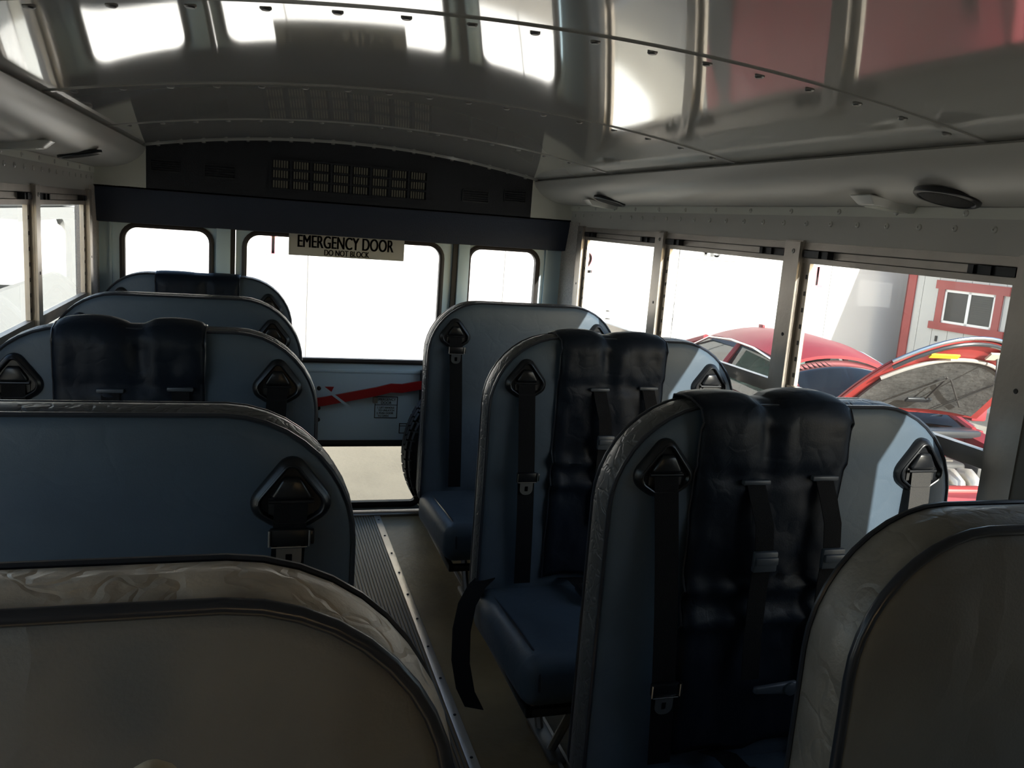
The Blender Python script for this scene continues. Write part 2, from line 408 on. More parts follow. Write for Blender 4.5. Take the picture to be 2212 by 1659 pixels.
# ------------------------------------------------------------------ rear end
K = .948
def kx(x): return CAM.x+(x-CAM.x)*K
def kz(z): return CAM.z+(z-CAM.z)*K
def seal(hole_fn, y, name, parent, m=M_RUBW, w=.022):
    a = hole_fn(0); b = hole_fn(-w)
    mb = MB(); mb.loft([[(x,y+.02,z) for x,z in b], [(x,y-.010,z) for x,z in b], [(x,y-.016,z) for x,z in hole_fn(-w*.5)], [(x,y-.010,z) for x,z in a], [(x,y+.02,z) for x,z in a], [(x,y+.02,z) for x,z in b]], cap0=False, cap1=False)
    return mb.build(name, m, parent)
def build_rear():
    root = struct(empty('wall_rear'), 'blue-grey rear wall around the emergency door')
    zt, zb = kz(1.392), kz(.93)
    for s, (a, b, e0, e1) in enumerate(((-.990,-.631,-1.16,-.585), (.623,.970,.585,1.16))):
        a, b = kx(a), kx(b); x0, x1 = max(kx(e0), XL-.06), min(kx(e1), XR+.06)
        hole = lambda i, a=a, b=b: rrect(a+i, b-i, zb+i, zt-i, max(.05-i, .01), 6)
        plate_hole(MB(), x0, x1, .60, 1.62, hole(-.018), YB, YB+.03).build('rear_panel', M_DOOR, root)
        MB().box(x0, x1, YB, YB+.03, FL, .60).build('rear_lower_panel', M_DOOR, root, False)
        w = struct(empty('window_%d' % (WN[0]+1)), ('small fixed rear window left of the emergency door', 'small fixed rear window right of the emergency door')[s]); WN[0] += 1
        seal(hole, YB, 'rubber_seal', w)
        MB().loft([[(x,YB+.008,z) for x,z in hole(-.004)], [(x,YB+.012,z) for x,z in hole(-.004)]]).build('pane', G_REAR, w, False)
        # raised vertical ribs beside the window
        for xx in ((kx(-1.055), kx(-1.045)) if s == 0 else (kx(1.02), kx(1.03))),:
            MB().box(xx[0], xx[1], YB-.012, YB, .6, 1.45).build('panel_rib', M_DOOR, root, False)
    MB().box(XL-.06, XR+.06, YB, YB+.05, 1.45, 1.84).build('rear_top_panel', M_DOOR, root, False)
    for x0, x1 in ((-.600,-.535), (.553,.612)):
        MB().rbox(kx(x0), kx(x1), YB-.028, YB+.03, FL, 1.46, .006, 2).build('door_post', M_DOOR, root)
    for x0, x1 in ((-.537,-.515), (.528,.554)):
        MB().box(kx(x0), kx(x1), YB-.018, YB+.03, FL, 1.46).build('door_gasket', M_RUBB, root, False)
    # emergency door
    d = struct(empty('door_1'), 'blue-grey rear emergency door with a large window and red latch bar')
    x0, x1 = kx(-.512), kx(.528)
    up = lambda i: rrect(kx(-.462)+i, kx(.463)-i, kz(.8124)+i, kz(1.392)-i, max(.055-i, .01), 6)
    lo = lambda i: rrect(kx(-.40)+i, kx(.40)-i, kz(.063)+i, kz(.361)-i, max(.02-i, .006), 4)
    zm0, zm1 = kz(.405), kz(.755)
    plate_hole(MB(), x0, x1, zm1, 1.46, up(-.02), YB, YB+.035).build('upper_panel', M_DOOR, d)
    MB().box(x0, x1, YB, YB+.035, zm0, zm1).build('middle_panel', M_DOOR, d, False)
    plate_hole(MB(), x0, x1, FL+.015, zm0, lo(-.02), YB, YB+.035).build('lower_panel', M_DOOR, d)
    MB().rbox(x0+.02, x1-.02, YB-.006, YB+.002, kz(.742), kz(.758), .002, 2).build('panel_rib', M_DOOR, d)
    seal(up, YB, 'rubber_seal', d); seal(lo, YB, 'rubber_seal', d, M_RUBB, .03)
    for h, g in ((up, G_REAR), (lo, G_LOW)):
        MB().loft([[(x,YB+.012,z) for x,z in h(-.004)], [(x,YB+.016,z) for x,z in h(-.004)]]).build('pane', g, d, False)
    # latch bar
    pts = [(-.42,.545),(-.082,.600),(.17,.652),(.245,.672),(.30,.671),(.455,.700)]
    m = MB(); hw = .021
    m.loft([[(kx(x),YB-.035,kz(z)-hw), (kx(x),YB-.022,kz(z)-hw), (kx(x),YB-.022,kz(z)+hw), (kx(x),YB-.035,kz(z)+hw)] for x, z in pts])
    b = m.build('latch_bar', M_RED, d, False); b['label'] = 'red latch bar across the door'
    MB().rbox(kx(.395), kx(.50), YB-.03, YB, kz(.60), kz(.765), .006, 2).build('latch_box', M_PLAST, d)
    for xx in (-.40, .16):
        MB().box(kx(xx), kx(xx)+.02, YB-.024, YB, kz(.59), kz(.62)).build('bar_bracket', M_STEEL, d, False)
    p = [(-.105,.668),(-.085,.668),(.052,.566),(.030,.566)]
    MB().loft([[(kx(x),YB-.038,kz(z)+.006) for x, z in p], [(kx(x),YB-.0355,kz(z)+.006) for x, z in p]]).build('white_arrow_strip', M_STICK, d, False)
    p = [(-.082,.668),(-.036,.668),(-.050,.637)]
    MB().loft([[(kx(x),YB-.002,kz(z)) for x, z in p], [(kx(x),YB-.0005,kz(z)) for x, z in p]]).build('red_arrow_sticker', M_RED, d, False)
    # stickers
    def sticker(a, b, c, e, lines, hdr):
        a, b, c, e = kx(a), kx(b), kz(c), kz(e)
        s = MB().box(a, b, YB-.0015, YB, c, e).build('instruction_sticker', M_STICK, d, False)
        t = .0035
        bm = MB()
        for r in ((a,b,c,c+t),(a,b,e-t,e),(a,a+t,c,e),(b-t,b,c,e),(a,b,hdr,hdr+t*.8)): bm.box(r[0], r[1], YB-.0024, YB-.001, r[2], r[3])
        bm.build('sticker_border', M_INK, s, False)
        for txt, xx, z, sz, al in lines: text(txt, sz, M_INK, 'lettering', s, facing_front(xx, YB-.0022, z), .92, .0004, al, .0003)
        return s
    cx = (kx(.173)+kx(.284))/2; l = kx(.173)+.008
    sticker(.170, .287, .508, .621, [('EMERGENCY', cx, kz(.6055), .0175, 'CENTER'), ('DOOR', cx, kz(.588), .0185, 'CENTER'), ('1. LIFT HANDLE', l, kz(.563), .0132, 'LEFT'), ('TO UNLATCH', l+.008, kz(.5485), .0132, 'LEFT'), ('2. PUSH DOOR', l, kz(.534), .0132, 'LEFT'), ('TO OPEN', l+.006, kz(.5195), .0132, 'LEFT')], kz(.576))
    sticker(.300, .415, .428, .482, [('WARNING', kx(.357), kz(.4745), .0095, 'CENTER')], kz(.466))
    # hinge heads at the left of the door
    for z in (.50, .56, .66): MB().lathe([(.010,0),(.010,-.010),(.004,-.013)], 'Y', 10, (kx(-.11), YB, kz(z))).build('bolt', M_PLAST, d)
build_rear()

def build_bulkhead():
    y = 3.955
    # housing
    ac = tag(empty('air_conditioner', (0, y, 1.56)), 'dark navy air conditioner housing with a slatted grille above the rear door', 'air conditioner')
    xs = [-.866+1.69*i/30 for i in range(31)]
    m = MB(); m.loft([[(x,0,-.0), (x,0,ceil_z(x)-1.56-.002), (x,.09,ceil_z(x)-1.56-.002), (x,.09,0)] for x in xs]); m.build('housing_panel', M_PANELN, ac)
    kk = 3.955/4.273
    gx0, gx1 = CAM.x+(-.362-CAM.x)*kk, CAM.x+(.381-CAM.x)*kk
    gz0, gz1 = CAM.z+(1.612-CAM.z)*kk-1.56, CAM.z+(1.750-CAM.z)*kk-1.56
    cw = (gx1-gx0)/8; ch = (gz1-gz0)/3
    g = MB()
    for i in range(9): g.box(gx0+i*cw-.005, gx0+i*cw+.005, -.010, 0, gz0-.004, gz1+.004)
    for j in range(4): g.box(gx0-.005, gx1+.005, -.011, 0, gz0+j*ch-.004, gz0+j*ch+.004)
    fr = g.build('grille_frame', M_PANELN, ac, False)
    cm = MB()
    for k in range(6): u = -.5*cw+.010+k*(cw-.02)/6; cm.box(u+.0008, u+.0072, -.005, 0, -.5*ch+.006, .5*ch-.006)
    cme = cm.mesh('grille_slats', M_GRILL, False)
    for i in range(8):
        for j in range(3): link('grille_slats', cme, fr, (gx0+(i+.5)*cw, 0, gz0+(j+.5)*ch))
    for px, pz, w, h in ((-.79,.105,.055,.045),(-.575,.10,.06,.05),(.55,.085,.06,.05),(.74,.10,.05,.05)):
        px, pz = CAM.x+(px+.0-CAM.x)*1.0, pz
        v = MB(); v.box(px-w, px+w, -.006, 0, pz-h/2-.004, pz-h/2); v.box(px-w, px+w, -.006, 0, pz+h/2, pz+h/2+.004); v.box(px-w-.004, px-w, -.006, 0, pz-h/2, pz+h/2); v.box(px+w, px+w+.004, -.006, 0, pz-h/2, pz+h/2)
        vo = v.build('air_vent', M_PLAST, ac, False)
        for k in range(5):
            MB().hexa([(px-w,-.007,pz-h/2+k*h/5),(px+w,-.007,pz-h/2+k*h/5),(px+w,-.001,pz-h/2+k*h/5+.002),(px-w,-.001,pz-h/2+k*h/5+.002),(px-w,-.007,pz-h/2+k*h/5+.002),(px+w,-.007,pz-h/2+k*h/5+.002),(px+w,-.001,pz-h/2+k*h/5+.004),(px-w,-.001,pz-h/2+k*h/5+.004)]).build('louver', M_PLAST, vo, False)
    # white filler boxes at both ends
    for x0, x1, n in ((XL, -.866, 1), (.824, XR, 2)):
        t = MB().box(x0, x1, y, y+.09, 1.562, 1.755).build('trim_%d' % n, M_FILL, None, False); struct(t, 'white filler panel beside the rear air conditioner')
    # padded header over the door
    p = MB(); a = [(3.962,1.566),(3.962,1.540),(3.998,1.420),(4.05,1.416),(4.05,1.566)]
    p.loft([[(x, yy, z) for yy, z in a] for x in (XL+.004, XR-.004)]); o = p.build('trim_3', M_PADN, None); struct(o, 'navy padded header above the rear door')
    MB().box(XL, XR, y, YB, 1.562, 1.568).build('shelf_edge', M_PANELN, o, False)
build_bulkhead()

def build_sign():
    y = YB-.022; k = (y)/4.273
    fx = lambda x: CAM.x+(x-CAM.x)*k
    fz = lambda z: CAM.z+(z-CAM.z)*k
    x0, x1, z0, z1 = fx(-.272), fx(.283), fz(1.309), fz(1.425)
    s = tag(empty('emergency_door_sign', ((x0+x1)/2, y, z0)), 'grey sign lettered EMERGENCY DOOR DO NOT BLOCK hanging over rear window', 'sign')
    MB().rbox(-(x1-x0)/2, (x1-x0)/2, 0, .004, 0, z1-z0, .0015, 1).build('sign_plate', M_SIGN, s)
    text('EMERGENCY DOOR', .1, M_INK, 'lettering', s, facing_front(-.006, -.0012, .0655), 1, .0006, 'CENTER', .0042, (.435, .056))
    text('DO NOT BLOCK', .1, M_INK, 'lettering', s, facing_front(-.002, -.0012, .0195), 1, .0006, 'CENTER', .004, (.205, .026))
build_sign()

def build_front():
    """cab bulkhead and windshield behind the photographer"""
    f = struct(empty('wall_front'), 'front wall of the bus around the windshield')
    plate_hole(MB(), XL-.06, XR+.06, FL, 1.90, rrect(-.50, .48, 1.04, 1.22, .05), YF-.05, YF).build('front_panel', M_CRATE, f)  # unseen; small windshield opening and dark panel limit light from the front
    w = struct(empty('window_%d' % (WN[0]+1)), 'windshield in the front wall')
    MB().loft([[(x,YF-.03,z) for x,z in rrect(-.51,.49,1.03,1.23,.05)], [(x,YF-.025,z) for x,z in rrect(-.51,.49,1.03,1.23,.05)]]).build('pane', G_REAR, w, False)
build_front()

# ------------------------------------------------------------------ seats
W = .79; ZT = 1.13
def back_rings(w, z0, z1, t, rt):
    def O(i, y, cr=.010): return [(x, y, z) for x, z in rrect(-w/2+i, w/2-i, z0+i, z1-i, rt-i, 10, cr, .05)]
    return O
def hull(pts):
    pts = sorted(set(pts))
    def half(p):
        h = []
        for q in p:
            while len(h) > 1 and (h[-1][0]-h[-2][0])*(q[1]-h[-2][1])-(h[-1][1]-h[-2][1])*(q[0]-h[-2][0]) <= 0: h.pop()
            h.append(q)
        return h
    a = half(pts); b = half(pts[::-1]); return a[:-1]+b[:-1]
def tri_outline(s, n=20):
    c = [(0,.034,.025), (-.030,-.014,.031), (.030,-.014,.031), (-.018,-.030,.024), (.018,-.030,.024)]
    return hull([(round(x+(r-s)*math.cos(2*math.pi*k/n), 5), round(z+(r-s)*math.sin(2*math.pi*k/n), 5)) for x, z, r in c for k in range(n)])
MESH = {}
def shared(name, fn):
    if name not in MESH: MESH[name] = fn()
    return MESH[name]
def guide_ring(s, y): return [(x, y, z) for x, z in tri_outline(s)]
def build_guide(parent, x, z, y):
    g = link('belt_guide', shared('belt_guide', lambda: MB().loft([guide_ring(0,.004), guide_ring(0,-.004), guide_ring(.004,-.011), guide_ring(.011,-.015), guide_ring(.013,-.012), guide_ring(.016,-.008)]).mesh('belt_guide', M_PLAST)), parent, (x, y, z))
    def lip():
        t = tri_outline(.011); return MB().tube([(a,-.0155,b) for a, b in t], .0022, 6, True).mesh('guide_lip', M_PLAST)
    link('guide_lip', shared('guide_lip', lip), g)
    link('guide_hood', shared('guide_hood', lambda: MB().rbox(-.031,.031,-.019,-.006,-.006,.030,.007,3, lambda c: Vector((c.x*(1-.9*max(0,c.z)/.045), c.y, c.z))).mesh('guide_hood', M_PLAST)), g)
    link('guide_slot', shared('guide_slot', lambda: MB().box(-.034,.034,-.0105,-.006,-.030,-.004).mesh('guide_slot', M_RIVD, False)), g)
    link('guide_bar', shared('guide_bar', lambda: MB().tube([(-.034,-.015,-.009),(.034,-.015,-.009)], .0032, 8).mesh('guide_bar', M_PLAST)), g)
    return g
def build_belt(parent, x, z, y, drift, zend, tongue=None, m=M_WEB, silver=False):
    pts = []; n = 16; z0 = z-.010
    for i in range(n+1):
        t = i/n; pts.append((x+drift*t, y-.014-.014*math.sin(math.pi*t)-.006*t, z0+(zend-z0)*t))
    b = MB().ribbon(pts, .050, .0016).build('seat_belt', m, parent)
    if tongue:
        t = (z0-tongue)/(z0-zend); px = x+drift*t; py = y-.014-.014*math.sin(math.pi*t)-.006*t-.004
        tg = MB(); tg.rbox(-.030,.030,-.009,.004,-.014,.014,.004,2); tg.rbox(.026,.038,-.008,.004,-.012,.012,.003,2)
        o = tg.build('belt_tongue', M_PLAST, b, loc=(px, py, tongue))
        bm = MB().tube([(-.030,-.010,-.013),(-.030,-.010,.013)], .0018, 6); bm.tube([(.030,-.010,-.013),(.030,-.010,.013)], .0018, 6); bm.tube([(-.027,-.0095,-.0145),(.027,-.0095,-.0145)], .0015, 6)
        bm.build('tongue_edge', M_CHROME, b, loc=(px, py, tongue))
        hole = rrect(-.005,.005,-.042,-.026,.002,2)
        out = rrect(-.019,.019,-.052,-.012,.006,6,0,.016)
        tp = MB(); k = len(out)
        hh = hole
        hh2 = [min(hh, key=lambda q: math.atan2(q[1]+.034-(p[1]+.032)*0-0, 1) if False else (math.atan2(q[1]+.034, q[0])-math.atan2(p[1]+.032, p[0]))**2) for p in out]
        tp.loft([[(a,-.0005,c) for a,c in out], [(a,-.0025,c) for a,c in out], [(a,-.0025,c) for a,c in hh2], [(a,-.0005,c) for a,c in hh2], [(a,-.0005,c) for a,c in out]], cap0=False, cap1=False)
        tp.build('tongue_plate', M_CHROME if silver else M_STEEL, b, loc=(px, py-.004, tongue))
    return b
def build_seat(loc, label, aisle, tongue=None, silver=False, wall_tongue=None, drift=.03, sunny=False):
    """aisle = +1 when the aisle lies at +X of the seat (left bank), -1 for the right bank"""
    root = tag(empty('bus_seat', loc), label, 'seat', 'high backed bus bench seats')
    t = .078; O = back_rings(W, .315, ZT, t, .20)
    link('front_panel', shared('front_panel', lambda: MB().loft([O(.002,-t), O(.006,-t-.005), O(.02,-t-.010), O(.06,-t-.014), O(.12,-t-.016)], cap0=False).mesh('front_panel', M_NAVY)), root)
    link('back_gusset', shared('back_gusset', lambda: MB().loft([O(.002,-t), O(-.004,-t*.75), O(-.006,-t*.45), O(-.003,-t*.15), O(.003,0), O(.012,.008), O(.05,.013)], cap0=False).mesh('back_gusset', M_CHAR)), root)
    def pip(y, i, r): return MB().tube([(a,b,c) for a,b,c in O(i,y)], r, 6, True).mesh('piping', M_PIPE)
    link('front_piping', shared('front_piping', lambda: pip(-t-.002, 0, .0042)), root)
    link('rear_piping', shared('rear_piping', lambda: pip(.002, .001, .0042)), root)
    # cushion
    def cush():
        def fn(c):
            q = c.copy(); u = (-.05-c.y)/.50; q.z += .035*u
            if c.y < -.42: q.z -= 0
            q.z += .012*(1-(c.x/(W/2))**2)*(1 if c.z > .3 else 0)
            return q
        return MB().rbox(-W/2-.004, W/2+.004, -.585, -.045, .235, .372, .045, 5, fn).mesh('cushion', M_NAVY)
    cu = link('cushion', shared('cushion', cush), root)
    def cpip(q):
        x = q*(W/2-.035); return MB().tube([(x,-.10,.372),(x,-.25,.385),(x,-.40,.398),(x,-.52,.404),(x,-.56,.395),(x,-.582,.37),(x,-.588,.33)], .004, 6).mesh('cushion_piping', M_PIPE)
    for q in (-1, 1): link('cushion_piping', shared('cushion_piping%d' % q, lambda: cpip(q)), cu)
    # steel frame: aisle legs and wall bracket
    fr = link('seat_frame', shared('seat_frame', lambda: MB().rbox(-W/2+.03, W/2-.03, -.52, -.50, .215, .24, .004, 2).rbox(-W/2+.03, W/2-.03, -.12, -.10, .215, .24, .004, 2).rbox(-W/2+.03, -W/2+.05, -.52, -.10, .215, .24, .004, 2).rbox(W/2-.05, W/2-.03, -.52, -.10, .215, .24, .004, 2).mesh('seat_frame', M_PLAST)), root)
    lx = aisle*(W/2-.17)
    for ya, yb in ((-.36,-.50), (-.26,-.12)):
        link('leg', MB().tube([(lx,ya,.006),(lx,yb,.225)], .013, 8).mesh('leg', M_STEEL), root)
    MB().rbox(lx-.022, lx+.022, -.42, -.20, 0, .014, .003, 2).build('foot_plate', M_STEEL, root)
    MB().rbox(*sorted((-aisle*(W/2-.01), -aisle*(W/2+.012))), -.52, -.10, .20, .235, .003, 2).build('wall_bracket', M_STEEL, root)
    # belts
    yf = -t-.014
    for s in (aisle, -aisle):
        gx = s*(W/2-.10); build_guide(root, gx, 1.017, yf)
        inn = -s*.03 if s == aisle else s*.0
        build_belt(root, gx+s*0, 1.017, yf, -s*drift if s == aisle else -s*.008, .40, tongue if s == aisle else wall_tongue, M_WEBLIT if (sunny and s == -aisle) else M_WEB, silver)
    # buckle ends lying on the cushion
    for xx in (-.12, .10):
        bk = MB().ribbon([(xx,-.09,.40),(xx+.01,-.14,.42),(xx+.02,-.20,.415)], .05, .002); bk.rbox(xx-.008, xx+.048, -.27, -.19, .405, .428, .006, 2); bk.build('belt_buckle', M_PLAST, root)
    return root

XRs, XLs = .62, -.661
SEATS = {
 'L1': build_seat((XLs, 1.405, FL), 'navy bench seat nearest the camera on left, only one belt guide in view', 1, .955, wall_tongue=None),
 'L2': build_seat((XLs, 2.29, FL), 'navy bench seat second from camera on left, notched black cover over its top', 1),
 'L3': build_seat((XLs, 3.085, FL), 'navy bench seat third from camera on left, plain top without a cover', 1),
 'L4': build_seat((XLs, 3.975, FL), 'navy bench seat farthest back on left, under the small rear window', 1),
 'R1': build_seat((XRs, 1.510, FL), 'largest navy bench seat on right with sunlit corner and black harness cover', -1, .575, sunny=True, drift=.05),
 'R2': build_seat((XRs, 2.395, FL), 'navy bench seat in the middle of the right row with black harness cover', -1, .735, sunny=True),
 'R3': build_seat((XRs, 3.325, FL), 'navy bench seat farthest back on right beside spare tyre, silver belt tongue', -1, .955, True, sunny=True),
}
# loose belt end hanging off the middle right seat into the aisle
MB().ribbon([(-W/2+.035,-.07,.41),(-W/2-.005,-.10,.392),(-W/2-.040,-.13,.35),(-W/2-.062,-.17,.29),(-W/2-.072,-.22,.22),(-W/2-.066,-.27,.16),(-W/2-.045,-.30,.12)], .056, .004, (.78,-.6,.1)).build('hanging_belt', M_WEB, SEATS['R2'])

def build_restraint(seat, x, label, seed, lobes=(.008,.009), u0=.47):
    """black vinyl child restraint cover wrapped over a seat back"""
    sl = seat.location
    root = tag(empty('child_restraint', (sl.x+x, sl.y, FL)), label, 'child restraint', 'black child restraint covers on the seats')
    w = .336; t = .078; nu, rows = 30, []
    top = ZT+.010*(1-(x/(W/2))**2)
    def prof(u):
        dip = math.exp(-((u-u0)/.055)**2); l = lobes[0] if u < u0 else lobes[1]
        zt = top+.006+l*(1-dip)*(math.sin(math.pi*min(1, max(0, (u if u < u0 else 1-u)*2.2)))**.5 if 0 < u < 1 else 0)
        p = [(.022, top-.22), (.022, top-.03), (.014, zt-.006), (-.02, zt), (-t*.7, zt+.001), (-t-.014-.007*(1-dip), zt-.010), (-t-.028-.007*(1-dip), zt-.035)]
        z = zt-.05
        while z > .405:
            q = top-z
            off = .034-.016*math.exp(-((u-u0)/.07)**2)*math.exp(-(q/.11)**2)+.006*math.exp(-((u-u0-.10)/.05)**2)*math.exp(-((q-.06)/.06)**2)
            if q < .118: off += .007*(1-dip*max(0, 1-q/.14)*1.6)
            elif q < .128: off += .001
            off += .016*math.exp(-((z-.775)/.014)**2)+.017*math.exp(-((z-.705)/.016)**2)
            if .80 < z < .99: off += .010*math.sin(math.pi*u)
            off += .009*noise.noise(Vector((u*4+seed, z*9, seed)))+.004*noise.noise(Vector((u*11+seed, z*22, 3+seed)))
            ed = min(u, 1-u)
            if ed < .05: off -= .012*(1-ed/.05)
            p.append((-t-off, z)); z -= .014
        return p
    P = [prof(i/nu) for i in range(nu+1)]; n = min(len(p) for p in P)
    v = []; f = []
    for i, p in enumerate(P):
        for y, z in p[:n]: v.append((-w/2+w*i/nu, y, z))
    for i in range(nu):
        for j in range(n-1): a = i*n+j; f.append((a, a+n, a+n+1, a+1))
    o = MB().add(v, f).build('cover', M_COVER, root, angle=70)
    md = o.modifiers.new('thickness', 'SOLIDIFY'); md.thickness = .003; md.offset = -1
    # edge seams
    for s in (-1, 1):
        pts = [(s*w/2, y, z) for y, z in P[0 if s < 0 else nu][1:n]]; MB().tube(pts, .0022, 5).build('edge_seam', M_PIPE, root)
    yf = -t-.046
    for k, (xa, ztop, zadj, zend) in enumerate(((-.043,.992,.865,.585), (.112,.998,.865,.56))):
        MB().rbox(xa-.030, xa+.030, yf-.002, yf+.010, ztop-.002, ztop+.008, .003, 2).build('strap_slot', M_ADJ, root)
        pts = [(xa, yf+.004, ztop), (xa+.003, yf-.010, ztop-.03), (xa+.014, yf-.022, zadj+.05), (xa+.020, yf-.022, zadj), (xa+.022, yf-.016, zadj-.08), (xa+.025, yf-.014, zend+.10), (xa+.032, yf-.014, zend)]
        MB().ribbon(pts, .040, .002).build('harness_strap', M_WEB, root)
        ad = MB().rbox(-.026,.026,-.008,.004,-.022,.020,.004,2); ad.rbox(-.024,.024,-.014,-.006,-.006,.010,.003,2)
        ad.build('strap_adjuster', M_ADJ, root, loc=(xa+.020, yf-.026, zadj-.02))
    cl = MB().rbox(-.050,.050,-.006,.006,-.016,.014,.006,3, lambda c: Vector((c.x, c.y, c.z*(.45+.55*min(1,(c.x+.05)/.06)))))
    cl.lathe([(.014,-.006),(.014,-.010),(.010,-.012)], 'Y', 14, (.032,0,0)); cl.build('chest_clip', M_ADJ, root, loc=(.045, yf-.022, .565))
    return root
build_restraint(SEATS['R1'], -.065, 'black child restraint harness wrapped over the largest right seat', 1, (.012,.018), .44)
build_restraint(SEATS['R2'], -.032, 'black child restraint harness wrapped over the middle right seat', 5, (.014,.012), .45)
build_restraint(SEATS['L2'], -.045, 'black notched child restraint cover on second left seat', 9, (.018,.017), .55)
build_restraint(SEATS['L4'], .006, 'black child restraint cover on rearmost left seat', 13, (.004,.003), .6)

def build_barrier(loc, w, label, zt, gm):
    root = tag(empty('crash_barrier', loc), label, 'barrier')
    t = .078; O = back_rings(w, .25, zt, t, .205 if w > .8 else .19)
    MB().loft([O(.010,-t), O(.016,-t-.006), O(.03,-t-.010), O(.09,-t-.015), O(.15,-t-.017)], cap0=False).build('front_panel', M_BARR, root)
    MB().loft([O(.010,-t), O(.004,-t*.9), O(-.003,-t*.5), O(.001,-t*.1), O(.004,0), O(.015,.006), O(.05,.010)], cap0=False).build('gusset', gm, root)
    MB().tube(O(.009,-t-.003), .0072, 10, True).build('front_piping', M_PIPE, root)
    MB().tube(O(.001,.001), .0035, 6, True).build('rear_piping', M_PIPE, root)
    for x in (-w*.35, w*.35): MB().tube([(x,-t/2,0),(x,-t/2,.30)], .016, 10).build('leg', M_STEEL, root)
    return root
build_barrier((-.6505, .755, FL), .819, 'brown-grey vinyl crash barrier nearest the camera at bottom left', 1.137, M_BARLIT)
build_barrier((.655, .900, FL), .735, 'dark vinyl crash barrier at bottom right in front of sunlit seat', 1.113, M_BARG)

# small tan padded rail end in front of the left barrier
r = tag(empty('grab_rail', (-.481, .5, FL)), 'rounded tan tip of a grab rail at the bottom edge, before left barrier', 'rail')
MB().lathe([(.0,.0),(.010,.0),(.010,1.06),(.0,1.06)], 'Z', 10).build('rail_post', M_STEEL, r)
MB().lathe([(.011,1.03),(.018,1.04),(.020,1.07),(.019,1.098),(.015,1.110),(.007,1.1165),(.001,1.1175)], 'Z', 16).build('rail_cap', M_TAN, r)

# ------------------------------------------------------------------ spare tyre
def build_tyre():
    root = tag(empty('spare_tyre', (.628, 3.70, FL)), 'black spare tyre standing behind the rearmost right seat', 'tyre')
    R = .40; c = (0,0,R)
    MB().lathe([(.22,-.10),(.24,-.112),(.30,-.118),(.35,-.110),(.378,-.100),(.384,-.092),(.386,.092),(.378,.100),(.35,.110),(.30,.118),(.24,.112),(.22,.10),(.20,0)], 'Y', 64, c, True).build('carcass', M_TYRE, root)
    tb = MB(); n = 56
    for row, (ya, yb) in enumerate(((-.104,-.066),(-.058,-.022),(-.016,.016),(.022,.058),(.066,.104))):
        for k in range(n):
            a0 = 2*math.pi*(k+.08+.25*(row % 2))/n; a1 = a0+2*math.pi*.80/n
            ro = R-(.010 if row in (0, 4) else 0); p = []
            for rr in (.376, ro):
                for yy, a in ((ya,a0),(yb,a0+.015),(yb,a1+.015),(ya,a1)):
                    r2 = rr-(.012 if (row == 0 and yy == ya) or (row == 4 and yy == yb) else 0)*(rr > .39)
                    p.append((r2*math.cos(a), yy, R+r2*math.sin(a)))
            tb.hexa(p)
    o = tb.build('tread', M_TYRE, root, False); o['kind'] = 'stuff'
    MB().lathe([(.215,-.09),(.205,-.06),(.12,-.04),(.08,-.055),(.04,-.055),(.04,.05),(.205,.06),(.215,.09)], 'Y', 32, c).build('wheel_rim', M_STEEL, root)
build_tyre()

# ------------------------------------------------------------------ speakers and dome lights on the coves
def on_cove(X, sgn, y, s):
    d, z, nx, nz = cove_at(s)       # inward distance, height, outward normal (in inward/up axes)
    n = Vector((-sgn*nx, 0, nz)); 
    p = Vector((X-sgn*d, y, z)); return p, n
def build_speaker(X, sgn, y, label):
    p, n = on_cove(X, sgn, y, .105)
    o = tag(empty('speaker', p), label, 'speaker', 'round cove speakers'); o.rotation_euler = n.to_track_quat('Z', 'Y').to_euler()
    MB().lathe([(.066,-.004),(.066,.004),(.062,.007),(.057,.007),(.055,.004)], 'Z', 36).build('bezel', M_PLAST, o)
    MB().lathe([(.056,.002),(.050,.007),(.03,.009),(.008,.010)], 'Z', 32).build('grille', M_SPK, o)
def build_light(X, sgn, y, label):
    p, n = on_cove(X, sgn, y, .062)
    o = tag(empty('dome_light', p), label, 'light', 'small cove dome lights')
    q = n.to_track_quat('Z', 'Y'); o.rotation_euler = q.to_euler()
    MB().rbox(-.036,.036,-.080,.080,-.006,.015,.003,2, lambda c: Vector((c.x*(1-.25*max(0,c.z)/.015), c.y*(1-.30*max(0,c.z)/.015), c.z))).build('lamp_body', M_LENS, o)
    MB().rbox(-.022,.022,-.045,.045,.012,.0165,.002,2).build('lens', M_FILL, o)
    MB().lathe([(.006,.0),(.005,.003)], 'X', 10, (.0,.0,.0)).build('switch', M_RIVD, o, loc=(.0, -.064, .008))
build_speaker(XR, 1, 1.475, 'round black speaker on right cove, the large one near the camera')
build_speaker(XR, 1, 3.26, 'round black speaker on right cove, small one near the rear')
build_speaker(XL, -1, 3.10, 'round black speaker on the left cove')
build_light(XR, 1, 1.70, 'white dome light on right cove beside the large speaker')
build_light(XR, 1, 3.43, 'white dome light on right cove near the rear wall')
build_light(XL, -1, 2.52, 'white dome light on the left cove')

